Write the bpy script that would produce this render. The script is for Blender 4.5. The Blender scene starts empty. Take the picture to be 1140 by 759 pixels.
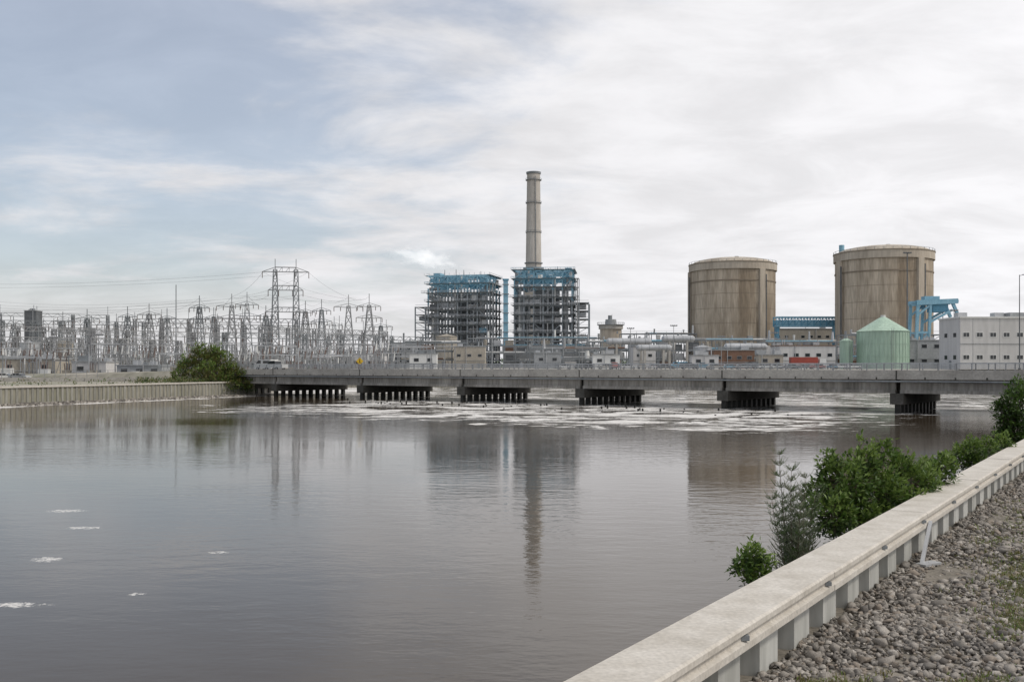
import bpy, math, random
import numpy as np
from mathutils import Vector, Matrix
from mathutils.geometry import tessellate_polygon
random.seed(7)
R = random.random
U = random.uniform
F = 1108.3
CH = 5.5
def PX(x, y, d):
    return Vector(((x-570)*d/F, d, CH+(408-y)*d/F))

scene = bpy.context.scene
# ------------------------------------------------------------------ materials
def new_mat(name):
    m = bpy.data.materials.new(name); m.use_nodes = True
    nt = m.node_tree
    return m, nt, nt.nodes['Principled BSDF']

def mat(name, c, c2=None, scale=1.0, rough=0.7, metal=0.0, bump=0.0, bscale=None, streak=False, spec=0.4, fine=0.15, lo=.35, hi=.68):
    m, nt, b = new_mat(name)
    N, L = nt.nodes, nt.links
    if c2 is None:
        c2 = tuple(x*0.72 for x in c)
    tc = N.new('ShaderNodeTexCoord')
    mp = N.new('ShaderNodeMapping')
    L.new(tc.outputs['Object'], mp.inputs[0])
    if streak:
        mp.inputs['Scale'].default_value = (1, 1, 0.12)
    n1 = N.new('ShaderNodeTexNoise'); n1.inputs['Scale'].default_value = scale
    n1.inputs['Detail'].default_value = 5; n1.inputs['Roughness'].default_value = 0.62
    L.new(mp.outputs[0], n1.inputs['Vector'])
    mr = N.new('ShaderNodeMapRange'); mr.inputs[1].default_value = lo; mr.inputs[2].default_value = hi
    L.new(n1.outputs['Fac'], mr.inputs[0])
    mix = N.new('ShaderNodeMix'); mix.data_type = 'RGBA'
    mix.inputs[6].default_value = (*c, 1); mix.inputs[7].default_value = (*c2, 1)
    L.new(mr.outputs[0], mix.inputs[0])
    n2 = N.new('ShaderNodeTexNoise'); n2.inputs['Scale'].default_value = scale*9
    n2.inputs['Detail'].default_value = 3
    L.new((mp if streak else tc).outputs[0 if streak else 'Object'], n2.inputs['Vector'])
    mr2 = N.new('ShaderNodeMapRange'); mr2.inputs[1].default_value = 0.3; mr2.inputs[2].default_value = 0.7
    mr2.inputs[3].default_value = 1-fine; mr2.inputs[4].default_value = 1+fine
    L.new(n2.outputs['Fac'], mr2.inputs[0])
    mul = N.new('ShaderNodeVectorMath'); mul.operation = 'SCALE'
    L.new(mix.outputs[2], mul.inputs[0]); L.new(mr2.outputs[0], mul.inputs['Scale'])
    L.new(mul.outputs[0], b.inputs['Base Color'])
    b.inputs['Roughness'].default_value = rough
    b.inputs['Metallic'].default_value = metal
    b.inputs['Specular IOR Level'].default_value = spec
    if bump > 0:
        n3 = N.new('ShaderNodeTexNoise'); n3.inputs['Scale'].default_value = bscale or scale*12
        n3.inputs['Detail'].default_value = 4
        L.new(tc.outputs['Object'], n3.inputs['Vector'])
        bp = N.new('ShaderNodeBump'); bp.inputs['Strength'].default_value = 0.6
        bp.inputs['Distance'].default_value = bump
        L.new(n3.outputs['Fac'], bp.inputs['Height'])
        L.new(bp.outputs[0], b.inputs['Normal'])
    return m

def leaf_mat(name, c, c2, scale=3.0):
    m, nt, b = new_mat(name)
    N, L = nt.nodes, nt.links
    tc = N.new('ShaderNodeTexCoord')
    n1 = N.new('ShaderNodeTexNoise'); n1.inputs['Scale'].default_value = scale; n1.inputs['Detail'].default_value = 2
    L.new(tc.outputs['Object'], n1.inputs['Vector'])
    mr = N.new('ShaderNodeMapRange'); mr.inputs[1].default_value = 0.35; mr.inputs[2].default_value = 0.65
    L.new(n1.outputs['Fac'], mr.inputs[0])
    mix = N.new('ShaderNodeMix'); mix.data_type = 'RGBA'
    mix.inputs[6].default_value = (*c, 1); mix.inputs[7].default_value = (*c2, 1)
    L.new(mr.outputs[0], mix.inputs[0])
    L.new(mix.outputs[2], b.inputs['Base Color'])
    b.inputs['Roughness'].default_value = 0.5
    tr = N.new('ShaderNodeBsdfTranslucent'); L.new(mix.outputs[2], tr.inputs['Color'])
    ms = N.new('ShaderNodeMixShader'); ms.inputs[0].default_value = 0.35
    L.new(b.outputs[0], ms.inputs[1]); L.new(tr.outputs[0], ms.inputs[2])
    L.new(ms.outputs[0], N['Material Output'].inputs['Surface'])
    return m

M = {}
M['conc'] = mat('concrete_light', (.46,.44,.40), (.34,.32,.29), .5, .85, bump=.004, bscale=12)
M['cap'] = mat('concrete_cap', (.58,.545,.49), (.46,.425,.37), 4.0, .8, bump=.003, bscale=40, fine=.12)
M['sheet'] = mat('sheet_pile', (.52,.52,.49), (.33,.33,.30), 1.6, .6, bump=.003, bscale=14, streak=True)
M['sheetold'] = mat('sheet_pile_weathered', (.34,.33,.29), (.17,.165,.14), .8, .8, streak=True)
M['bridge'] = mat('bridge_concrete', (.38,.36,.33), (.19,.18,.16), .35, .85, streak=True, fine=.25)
M['bridgedk'] = mat('bridge_dark', (.10,.095,.085), (.05,.048,.042), .6, .9)  # shade painted into bridge concrete: inner girders, diaphragms, pier caps; also deck joints
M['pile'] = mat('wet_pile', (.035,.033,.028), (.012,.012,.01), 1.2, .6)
M['contain'] = mat('containment_concrete', (.50,.43,.34), (.25,.20,.145), .16, .9, streak=True, fine=.2, lo=.38, hi=.62)
M['contain2'] = mat('containment_rib', (.52,.465,.385), (.36,.31,.25), .12, .9, streak=True)
M['cjoint'] = mat('containment_joint', (.27,.22,.17), (.20,.17,.13), .1, .9)
M['chim'] = mat('chimney_concrete', (.52,.485,.44), (.38,.35,.31), .15, .9, streak=True)
M['steel'] = mat('galv_steel', (.32,.325,.33), (.23,.235,.24), .3, .6, .1)
M['steeldk'] = mat('dark_steel', (.14,.15,.16), (.09,.095,.10), .3, .6)
M['steelmid'] = mat('mid_steel', (.25,.27,.28), (.18,.19,.20), .3, .6)
M['steelb'] = mat('boiler_steel', (.36,.39,.41), (.25,.275,.29), .2, .6)
M['boiler'] = mat('boiler_casing', (.28,.29,.30), (.15,.16,.165), .15, .7)
M['blue'] = mat('blue_paint', (.13,.33,.46), (.09,.25,.36), .2, .5)
M['blueb'] = mat('blue_paint_pale', (.26,.46,.57), (.18,.37,.48), .2, .5)
M['white'] = mat('white_paint', (.72,.72,.70), (.62,.62,.60), .25, .6, fine=.05)
M['offwhite'] = mat('offwhite_wall', (.60,.59,.58), (.50,.49,.48), .12, .8, streak=True, fine=.08)
M['grey'] = mat('grey_paint', (.36,.37,.38), (.27,.28,.28), .2, .7)
M['tan'] = mat('tan_wall', (.43,.39,.33), (.34,.31,.26), .2, .85)
M['brown'] = mat('brown_rust', (.22,.13,.09), (.14,.085,.06), .3, .8)
M['red'] = mat('red_paint', (.36,.07,.05), (.27,.06,.045), .5, .5)
M['orange'] = mat('orange_paint', (.40,.17,.08), (.32,.13,.06), .5, .5)
M['green'] = mat('green_tank', (.42,.55,.44), (.32,.44,.35), .2, .55, streak=True)
M['glass'] = mat('window_glass', (.03,.035,.04), (.02,.022,.025), .5, .12, spec=.6)
M['black'] = mat('tyre_black', (.02,.02,.02), None, 3, .8)
M['yellow'] = mat('yellow_sign', (.75,.48,.03), (.65,.42,.03), 1, .5)
M['insul'] = mat('insulator', (.20,.15,.13), (.14,.11,.10), 1, .4)
M['asphalt'] = mat('asphalt', (.06,.06,.058), (.045,.045,.043), .5, .9)
M['paint'] = mat('road_paint', (.7,.7,.66), (.55,.55,.5), 3, .7)
M['silver'] = mat('silver_cladding', (.50,.51,.52), (.38,.39,.40), .4, .4, .3)
M['wire'] = mat('wire', (.22,.22,.23), None, 1, .6)
M['bark'] = mat('bark', (.14,.105,.075), (.08,.06,.045), 6, .9)
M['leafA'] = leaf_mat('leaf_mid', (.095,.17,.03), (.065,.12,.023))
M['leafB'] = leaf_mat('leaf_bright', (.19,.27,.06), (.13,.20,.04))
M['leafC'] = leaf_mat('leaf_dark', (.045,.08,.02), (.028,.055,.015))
M['leafY'] = leaf_mat('leaf_olive', (.17,.16,.045), (.11,.12,.035), 1)
M['needle'] = leaf_mat('needle', (.19,.23,.14), (.26,.27,.18))
M['dry'] = leaf_mat('dry_grass', (.27,.23,.12), (.16,.16,.07))
for i, c in enumerate([(.33,.30,.265), (.24,.22,.195), (.45,.415,.37), (.16,.145,.13), (.30,.255,.21)]):
    M['st%d'%i] = mat('stone_%d'%i, c, tuple(x*.6 for x in c), 18, .9, fine=.3)

# ------------------------------------------------------------------ mesh builder
class MB:
    def __init__(s):
        s.v=[]; s.f=[]; s.m=[]; s.s=[]; s.mats=[]
    def mi(s, k):
        if k not in s.mats: s.mats.append(k)
        return s.mats.index(k)
    def add(s, vs, fs, k, smooth=False):
        b=len(s.v); i=s.mi(k)
        for p in vs: s.v.append((p[0],p[1],p[2]))
        for f in fs:
            s.f.append(tuple(b+a for a in f)); s.m.append(i); s.s.append(smooth)
    def box(s, c, size, k, rz=0.0, taper=1.0):
        hx,hy,hz=[a/2 for a in size]; cs,sn=math.cos(rz),math.sin(rz)
        vs=[]
        for z,t in ((-hz,1),(hz,taper)):
            for x,y in ((-hx,-hy),(hx,-hy),(hx,hy),(-hx,hy)):
                x*=t;y*=t
                vs.append((c[0]+x*cs-y*sn, c[1]+x*sn+y*cs, c[2]+z))
        s.add(vs,[(3,2,1,0),(4,5,6,7),(0,1,5,4),(1,2,6,5),(2,3,7,6),(3,0,4,7)],k)
    def beam(s, p, q, w, k, h=None):
        p=Vector(p);q=Vector(q);d=q-p
        if d.length<1e-6:return
        d.normalize(); up=Vector((0,0,1)) if abs(d.z)<.95 else Vector((0,1,0))
        a=d.cross(up).normalized(); b=a.cross(d).normalized()
        h=h or w; a*=w/2; b*=h/2
        vs=[p-a-b,p+a-b,p+a+b,p-a+b,q-a-b,q+a-b,q+a+b,q-a+b]
        s.add(vs,[(0,3,2,1),(4,5,6,7),(0,1,5,4),(1,2,6,5),(2,3,7,6),(3,0,4,7)],k)
    def cyl(s, c, r1, r2, h, k, n=24, caps=True):
        vs=[];
        for i in range(n):
            a=2*math.pi*i/n; vs.append((c[0]+r1*math.cos(a),c[1]+r1*math.sin(a),c[2]))
        for i in range(n):
            a=2*math.pi*i/n; vs.append((c[0]+r2*math.cos(a),c[1]+r2*math.sin(a),c[2]+h))
        s.add(vs,[(i,(i+1)%n,n+(i+1)%n,n+i) for i in range(n)],k,True)
        if caps:
            if r2>1e-4: s.add(vs[n:],[tuple(range(n))],k)
            if r1>1e-4: s.add(vs[:n],[tuple(reversed(range(n)))],k)
    def tube(s, p, q, r, k, n=8, r2=None):
        p=Vector(p);q=Vector(q);d=(q-p)
        if d.length<1e-6:return
        d.normalize(); r2=r if r2 is None else r2
        up=Vector((0,0,1)) if abs(d.z)<.9 else Vector((0,1,0))
        a=d.cross(up).normalized(); b=a.cross(d).normalized(); vs=[]
        for c,rr in ((p,r),(q,r2)):
            for i in range(n):
                t=2*math.pi*i/n; vs.append(c+a*rr*math.cos(t)+b*rr*math.sin(t))
        s.add(vs,[(i,(i+1)%n,n+(i+1)%n,n+i) for i in range(n)],k,True)
        s.add(vs[:n],[tuple(range(n))],k); s.add(vs[n:],[tuple(range(n))],k)
    def dome(s, c, r, h, k, n=48, rings=8):
        vs=[];fs=[]
        for j in range(rings):
            t=j/rings; rr=r*math.cos(t*math.pi/2)
            z=h*math.sin(t*math.pi/2)
            for i in range(n):
                a=2*math.pi*i/n; vs.append((c[0]+rr*math.cos(a),c[1]+rr*math.sin(a),c[2]+z))
        vs.append((c[0],c[1],c[2]+h))
        for j in range(rings-1):
            for i in range(n):
                fs.append((j*n+i,j*n+(i+1)%n,(j+1)*n+(i+1)%n,(j+1)*n+i))
        b=(rings-1)*n
        for i in range(n): fs.append((b+i,b+(i+1)%n,len(vs)-1))
        s.add(vs,fs,k,True)
    def prism(s, prof, y0, y1, k):
        n=len(prof)
        vs=[(x,y0,z) for x,z in prof]+[(x,y1,z) for x,z in prof]
        s.add(vs,[tuple(range(n)),tuple(reversed(range(n,2*n)))]+[(i,n+i,n+(i+1)%n,(i+1)%n) for i in range(n)],k)
    def build(s, name, loc=(0,0,0), rz=0):
        me=bpy.data.meshes.new(name); me.from_pydata(s.v,[],s.f)
        for k in s.mats: me.materials.append(M[k])
        me.polygons.foreach_set('material_index',s.m)
        me.polygons.foreach_set('use_smooth',s.s)
        me.update()
        o=bpy.data.objects.new(name,me); scene.collection.objects.link(o)
        o.location=loc; o.rotation_euler=(0,0,rz)
        return o

# ------------------------------------------------------------------ geometry constants
th=math.radians(33.09)
def W(r,s,z=0.0):
    return Vector((r*math.cos(th)+s*math.sin(th), -r*math.sin(th)+s*math.cos(th), z))
B0=Vector((50.4,124.0)); BD=Vector((-17.7,12.9)); BN=Vector((.589,.808)); BL=BD.length; BT=BD/BL
def BP(k,t,z):
    p=B0+BD*k+BN*t
    return Vector((p.x,p.y,z))
GZ=2.6; YZ=4.8; GR=3.5

# ------------------------------------------------------------------ ground sheet with canal
inner=[W(-2.5,-90),W(-2.5,128),Vector((88,130,0)),Vector((118,262,0)),Vector((-64,262,0)),Vector((-50,190,0)),Vector((-71,138,0)),Vector((-112,72,0)),Vector((-260,-60,0))]
outer=[Vector((-6000,-3000,0)),Vector((6000,-3000,0)),Vector((6000,9000,0)),Vector((-6000,9000,0))]
tris=tessellate_polygon([[Vector((p.x,p.y,0)) for p in outer],[Vector((p.x,p.y,0)) for p in inner]])
allp=outer+inner
mb=MB()
M['ground']=mat('ground_dirt',(.36,.33,.28),(.20,.20,.14),.05,.95,bump=.02,bscale=1.5,fine=.2)
fs=[]
for t in tris:
    a,b,c=[allp[i] for i in t]
    cr=(b-a).cross(c-a).z
    fs.append(t if cr>0 else tuple(reversed(t)))
mb.add([(p.x,p.y,GZ) for p in allp],fs,'ground')
n=len(inner)
vs=[(p.x,p.y,GZ) for p in inner]+[(p.x,p.y,-3) for p in inner]
mb.add(vs,[(i,(i+1)%n,n+(i+1)%n,n+i) for i in range(n)],'ground')
mb.build('ground')

mb=MB()
M['yard']=mat('yard_concrete',(.33,.32,.29),(.24,.23,.21),.06,.9)
yp=[(-48,266),(200,262),(260,150),(700,150),(900,1500),(-120,1500),(-100,330)]
yb=[(-52,262.6),(196,258),(256,146),(706,146),(910,1510),(-126,1510),(-106,328)]
n=len(yp)
mb.add([(x,y,YZ) for x,y in yp],[tuple(range(n))],'yard')
mb.add([(x,y,YZ) for x,y in yp]+[(x,y,GZ) for x,y in yb],[(i,n+i,n+(i+1)%n,(i+1)%n) for i in range(n)],'conc')
mb.build('plant_yard_ground')

# ------------------------------------------------------------------ water
def water_material():
    m, nt, b = new_mat('canal_water')
    N, L = nt.nodes, nt.links
    geo=N.new('ShaderNodeNewGeometry'); sep=N.new('ShaderNodeSeparateXYZ'); L.new(geo.outputs['Position'],sep.inputs[0])
    def mth(op,a,b2=None):
        x=N.new('ShaderNodeMath'); x.operation=op
        for i,v in enumerate((a,b2)):
            if v is None: continue
            if isinstance(v,(int,float)): x.inputs[i].default_value=v
            else: L.new(v,x.inputs[i])
        return x.outputs[0]
    def mr(v,a,b2,c=0.,d=1.,smooth=True):
        x=N.new('ShaderNodeMapRange'); 
        if smooth: x.interpolation_type='SMOOTHSTEP'
        x.inputs[1].default_value=a;x.inputs[2].default_value=b2;x.inputs[3].default_value=c;x.inputs[4].default_value=d
        L.new(v,x.inputs[0]); return x.outputs[0]
    X,Y=sep.outputs[0],sep.outputs[1]
    nP=mth('ADD',mth('MULTIPLY',X,.589),mth('MULTIPLY',Y,.808))
    tP=mth('ADD',mth('MULTIPLY',X,-.808),mth('MULTIPLY',Y,.589))
    band=mth('MULTIPLY',mth('MULTIPLY',mr(nP,54,88),mr(nP,175,145)),mth('MULTIPLY',mr(tP,12,38),mr(tP,150,96)))
    shore=mth('ADD',mth('MULTIPLY',X,.927),mth('ADD',mth('MULTIPLY',Y,-.375),117.6))
    sm=mth('MULTIPLY',mr(shore,12,1),1.2)
    far=mth('MULTIPLY',mr(nP,114,134),.88)
    fmask=mth('MAXIMUM',mth('MAXIMUM',band,sm),far)
    mp=N.new('ShaderNodeMapping'); mp.inputs['Scale'].default_value=(.55,1.0,1); L.new(geo.outputs['Position'],mp.inputs[0])
    fn=N.new('ShaderNodeTexNoise'); fn.inputs['Scale'].default_value=.24; fn.inputs['Detail'].default_value=7; fn.inputs['Roughness'].default_value=.75; fn.inputs['Distortion'].default_value=1.0
    L.new(mp.outputs[0],fn.inputs['Vector'])
    fb=N.new('ShaderNodeTexNoise'); fb.inputs['Scale'].default_value=1.5; fb.inputs['Detail'].default_value=4; fb.inputs['Roughness'].default_value=.7
    L.new(mp.outputs[0],fb.inputs['Vector'])
    th1=mth('ADD',fn.outputs['Fac'],mth('MULTIPLY',mth('SUBTRACT',fmask,1.0),.30))
    th1=mth('ADD',th1,mth('MULTIPLY',mth('SUBTRACT',fb.outputs['Fac'],.5),.22))
    foam=mr(th1,.475,.535)
    pts=[(-11.6,23.0,1.1,.34),(-13.3,28.4,.6,.5),(-9.1,24.1,.25,.2),(-8.7,29.5,.4,.25),(-15.6,26.5,.5,.2),(-14.6,34,.8,.4),(-17,38,.9,.5)]
    best=None
    for (px,py,rx,ry) in pts:
        dx=mth('DIVIDE',mth('SUBTRACT',X,px),rx); dy=mth('DIVIDE',mth('SUBTRACT',Y,py),ry)
        q=mth('ADD',mth('MULTIPLY',dx,dx),mth('MULTIPLY',dy,dy))
        mk=mr(q,2.2,0.0)
        best=mk if best is None else mth('MAXIMUM',best,mk)
    fn2=N.new('ShaderNodeTexNoise'); fn2.inputs['Scale'].default_value=4.5; fn2.inputs['Detail'].default_value=6; fn2.inputs['Roughness'].default_value=.75; fn2.inputs['Distortion'].default_value=1.0
    L.new(geo.outputs['Position'],fn2.inputs['Vector'])
    near=mth('MULTIPLY',mr(mth('ADD',fn2.outputs['Fac'],mth('MULTIPLY',mth('SUBTRACT',best,1.0),.5)),.40,.58),.85)
    foamall=mth('MULTIPLY',mth('MAXIMUM',foam,near),.86)
    w1=N.new('ShaderNodeTexNoise'); w1.inputs['Scale'].default_value=1.1; w1.inputs['Detail'].default_value=3
    w2=N.new('ShaderNodeTexNoise'); w2.inputs['Scale'].default_value=5.0; w2.inputs['Detail'].default_value=2
    wp=N.new('ShaderNodeMapping'); wp.inputs['Scale'].default_value=(.6,1.2,1); wp.inputs['Rotation'].default_value=(0,0,.25)
    L.new(geo.outputs['Position'],wp.inputs[0]); L.new(wp.outputs[0],w1.inputs['Vector']); L.new(wp.outputs[0],w2.inputs['Vector'])
    big=N.new('ShaderNodeTexNoise'); big.inputs['Scale'].default_value=.045; big.inputs['Detail'].default_value=3
    L.new(mp.outputs[0],big.inputs['Vector'])
    patch=mth('ADD',mr(big.outputs['Fac'],.38,.62,.35,1.5),mth('MULTIPLY',fmask,2.0))
    h=mth('ADD',mth('MULTIPLY',w1.outputs['Fac'],1.0),mth('MULTIPLY',w2.outputs['Fac'],.28))
    h=mth('MULTIPLY',h,patch)
    bp=N.new('ShaderNodeBump'); bp.inputs['Strength'].default_value=1.0; bp.inputs['Distance'].default_value=.013
    L.new(h,bp.inputs['Height']); L.new(bp.outputs[0],b.inputs['Normal'])
    b.inputs['Base Color'].default_value=(.064,.048,.031,1)
    b.inputs['Roughness'].default_value=.055
    b.inputs['IOR'].default_value=1.333
    fo=N.new('ShaderNodeBsdfDiffuse'); fo.inputs['Color'].default_value=(.78,.76,.73,1)
    ms=N.new('ShaderNodeMixShader'); L.new(foamall,ms.inputs[0]); L.new(b.outputs[0],ms.inputs[1]); L.new(fo.outputs[0],ms.inputs[2])
    L.new(ms.outputs[0],N['Material Output'].inputs['Surface'])
    return m
M['water']=water_material()
mb=MB(); mb.add([(-400,-200,0),(400,-200,0),(400,300,0),(-400,300,0)],[(0,1,2,3)],'water'); mb.build('water')

# ------------------------------------------------------------------ near bank: gravel, wall
mb=MB()
M['soil']=mat('gravel_bed',(.24,.215,.18),(.15,.135,.11),2.0,.95,bump=.02,bscale=25,fine=.3)
vs=[];fs=[]
sl=np.linspace(-30,112,143); rl=[-2.42,-2.0,-1.5,-.8,0,1,2.5,5,9,14]
def gz(r,s): return GR+ (0 if r<-1.9 else .03*math.sin(s*1.3+r)+.02*math.sin(s*3.1-r*2))
for s in sl:
    for r in rl:
        vs.append(W(r,s,gz(r,s)))
nr=len(rl)
for i in range(len(sl)-1):
    for j in range(nr-1):
        a=i*nr+j; fs.append((a,a+1,a+nr+1,a+nr))
mb.add(vs,fs,'soil',True)
mb.add([W(14,-30,GR),W(14,112,GR),W(20,112,GZ),W(20,-30,GZ),W(-2.42,112,GR),W(-2.42,112,GZ)],[(0,1,2,3),(4,1,2,5)],'soil')
mb.add([W(-2.45,-30,2.3),W(-2.45,112,2.3),W(-6.6,112,-.8),W(-6.6,-30,-.8)],[(0,1,2,3)],'soil')
mb.build('gravel_bank')

def sheet_wall(path, ztop, zbot, capw, capt, name, period=.72, side=1, key='sheet', groove=False):
    mb=MB()
    for a,b in zip(path[:-1],path[1:]):
        a=Vector((a[0],a[1],0)); b=Vector((b[0],b[1],0)); d=b-a; L_=d.length; d.normalize(); nr=Vector((d.y,-d.x,0))*side
        s=0
        pts=[]
        while s<L_:
            for ds,off in ((0,0.11),(.36,0.11),(.43,-.11),(.65,-.11)):
                pts.append((s+ds,off))
            s+=period
        vs=[];fs=[]
        for (q,off) in pts:
            p=a+d*min(q,L_)+nr*off
            vs.append((p.x,p.y,zbot)); vs.append((p.x,p.y,ztop-capt+.01))
        for i in range(len(pts)-1):
            fs.append((2*i,2*i+2,2*i+3,2*i+1))
        mb.add(vs,fs,key)
        q=0
        while q<L_:
            e=min(q+3.6-.012,L_)
            p0=a+d*q; p1=a+d*e
            jz=U(-.005,.005)
            hw=capw/2; bv=.014
            if groove:
                prof=[(-hw,-capt),(hw,-capt),(hw,-capt*.72),(hw-.03,-capt*.64),(hw-.03,-capt*.40),(hw,-capt*.32),(hw,-bv),(hw-bv,0),(-hw+bv,0),(-hw,-bv)]
            else:
                prof=[(-hw,-capt),(hw,-capt),(hw,-bv),(hw-bv,0),(-hw+bv,0),(-hw,-bv)]
            vv=[]
            for pp in (p0,p1):
                for (o_,z_) in prof: 
                    w_=pp+nr*o_; vv.append((w_.x,w_.y,ztop+z_+jz))
            n=len(prof)
            mb.add(vv,[tuple(reversed(range(n))),tuple(range(n,2*n))]+[(i,(i+1)%n,n+(i+1)%n,n+i) for i in range(n)],'cap')
            if groove:
                for qq in (e-.12,e-1.9):
                    c=a+d*qq+nr*(hw-.02); mb.box((c.x,c.y,ztop-capt*.52+jz),(.05,.05,.03),'steelmid')
            q+=3.6
    return mb.build(name)
rc=-2.28
a=W(rc,-28.3);b=W(rc,112)
sheet_wall([(a.x,a.y),(b.x,b.y)],3.95,1.5,.40,.15,'seawall',groove=True)
sheet_wall([(-50,190),(-71,138),(-112,72),(-260,-60)],2.75,-1,.5,.25,'seawall',side=-1,key='sheetold',period=.9)
sheet_wall([(-64,262),(118,262)],3.3,-1,.5,.35,'seawall',key='sheetold')
mb=MB(); mb.beam(W(-2.0,10.55,3.52),W(-2.06,11.35,3.84),.035,'silver'); mb.beam(W(-2.0,10.5,3.53),W(-1.9,10.75,3.53),.12,'silver',.02); mb.build('wall_brace')
mb=MB(); rnd=random.Random(77)
for i in range(900):
    t=rnd.random(); 
    if rnd.random()<.75: x,y=-50-21*t,190-52*t; nx_,ny_=.927,-.375
    else: x,y=-71-41*t,138-66*t; nx_,ny_=.85,-.53
    o_=abs(rnd.gauss(0,1.1)); s=rnd.uniform(.15,.5)
    mb.box((x+nx_*(o_+.4),y+ny_*(o_+.4),.25-o_*.12),(s*1.5,s,s*.8),rnd.choice(['st0','st2','st3','st1']),rnd.uniform(0,3),.6)
mb.build('shore_rocks')

def stones():
    rng=np.random.default_rng(3)
    t=(1+5**.5)/2
    iv=np.array([(-1,t,0),(1,t,0),(-1,-t,0),(1,-t,0),(0,-1,t),(0,1,t),(0,-1,-t),(0,1,-t),(t,0,-1),(t,0,1),(-t,0,-1),(-t,0,1)])/1.9
    ifc=np.array([(0,11,5),(0,5,1),(0,1,7),(0,7,10),(0,10,11),(1,5,9),(5,11,4),(11,10,2),(10,7,6),(7,1,8),(3,9,4),(3,4,2),(3,2,6),(3,6,8),(3,8,9),(4,9,5),(2,4,11),(6,2,10),(8,6,7),(9,8,1)])
    N=36000
    s=4.5+ 18*rng.random(N)**1.5; r=-2.16+2.4*rng.random(N)**1.05
    N2=6000
    s=np.concatenate([s,18+45*rng.random(N2)]); r=np.concatenate([r,-2.16+4*rng.random(N2)])
    N3=N; N+=N2
    size=np.exp(rng.normal(-4.2,.42,N)); size=np.clip(size,.007,.05); size[N3:]*=2.2
    c=np.zeros((N,3)); c[:,0]=r*math.cos(th)+s*math.sin(th); c[:,1]=-r*math.sin(th)+s*math.cos(th)
    zz=GR+np.where(r<-1.9,0,.03*np.sin(s*1.3+r)+.02*np.sin(s*3.1-r*2)); c[:,2]=zz+size*.35+.012*rng.random(N)
    V=iv[None]*(1+rng.normal(0,.30,(N,12,1)))+rng.normal(0,.16,(N,12,3))
    sc=np.stack([1+.45*rng.random(N),.75+.3*rng.random(N),.5+.45*rng.random(N)],1)
    V=V*sc[:,None,:]
    a=rng.random(N)*6.28; ca,sa=np.cos(a),np.sin(a)
    b=rng.normal(0,.8,N); cb,sb=np.cos(b),np.sin(b)
    x=V[...,0]; y=V[...,1]; z=V[...,2]
    y2=y*cb[:,None]-z*sb[:,None]; z2=y*sb[:,None]+z*cb[:,None]
    x3=x*ca[:,None]-y2*sa[:,None]; y3=x*sa[:,None]+y2*ca[:,None]
    P=np.stack([x3,y3,z2],2)*size[:,None,None]+c[:,None,:]
    P=P.reshape(-1,3)
    Fc=(ifc[None]+12*np.arange(N)[:,None,None]).reshape(-1,3)
    me=bpy.data.meshes.new('gravel')
    me.vertices.add(len(P)); me.vertices.foreach_set('co',P.ravel())
    me.loops.add(Fc.size); me.loops.foreach_set('vertex_index',Fc.ravel().astype(np.int32))
    me.polygons.add(len(Fc)); me.polygons.foreach_set('loop_start',np.arange(0,Fc.size,3,dtype=np.int32))
    me.polygons.foreach_set('loop_total',np.full(len(Fc),3,dtype=np.int32))
    for i in range(5): me.materials.append(M['st%d'%i])
    mi=rng.choice(5,N,p=[.34,.22,.16,.12,.16]); me.polygons.foreach_set('material_index',np.repeat(mi,20).astype(np.int32))
    me.update(calc_edges=True); me.validate()
    o=bpy.data.objects.new('gravel',me); scene.collection.objects.link(o)
stones()

mb=MB()
def tuft(mb,p,h,n,keys):
    for i in range(n):
        a=U(0,6.28); l=h*U(.5,1); lean=U(.15,.9)
        b=p+Vector((U(-.05,.05),U(-.05,.05),0))
        q=b+Vector((math.cos(a)*l*lean*.4,math.sin(a)*l*lean*.4,l*.6)); e=b+Vector((math.cos(a)*l*lean,math.sin(a)*l*lean,l*U(.6,.95)))
        w=Vector((-math.sin(a),math.cos(a),0))*.004
        mb.add([b-w,b+w,q+w,q-w,e],[(0,1,2,3),(3,2,4)],random.choice(keys))
for i in range(2600):
    c=random.choice([(-1.0,6.2,.22),(-.85,6.5,.25),(-1.45,6.1,.2),(-.85,8.6,.35),(-1.1,12.5,.7),(-.95,11,.7),(-1.2,15,1.0),(-1.75,6.1,.15),(-.9,9.8,.4),(-1.0,10.6,.3)])
    r=random.gauss(c[0],c[2]*.5); s=random.gauss(c[1],c[2])
    if r<-2.05: continue
    tuft(mb,W(r,s,gz(r,s)+.01),U(.02,.075),8,['leafY','dry','leafB','dry'])
mb.build('grass')

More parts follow.
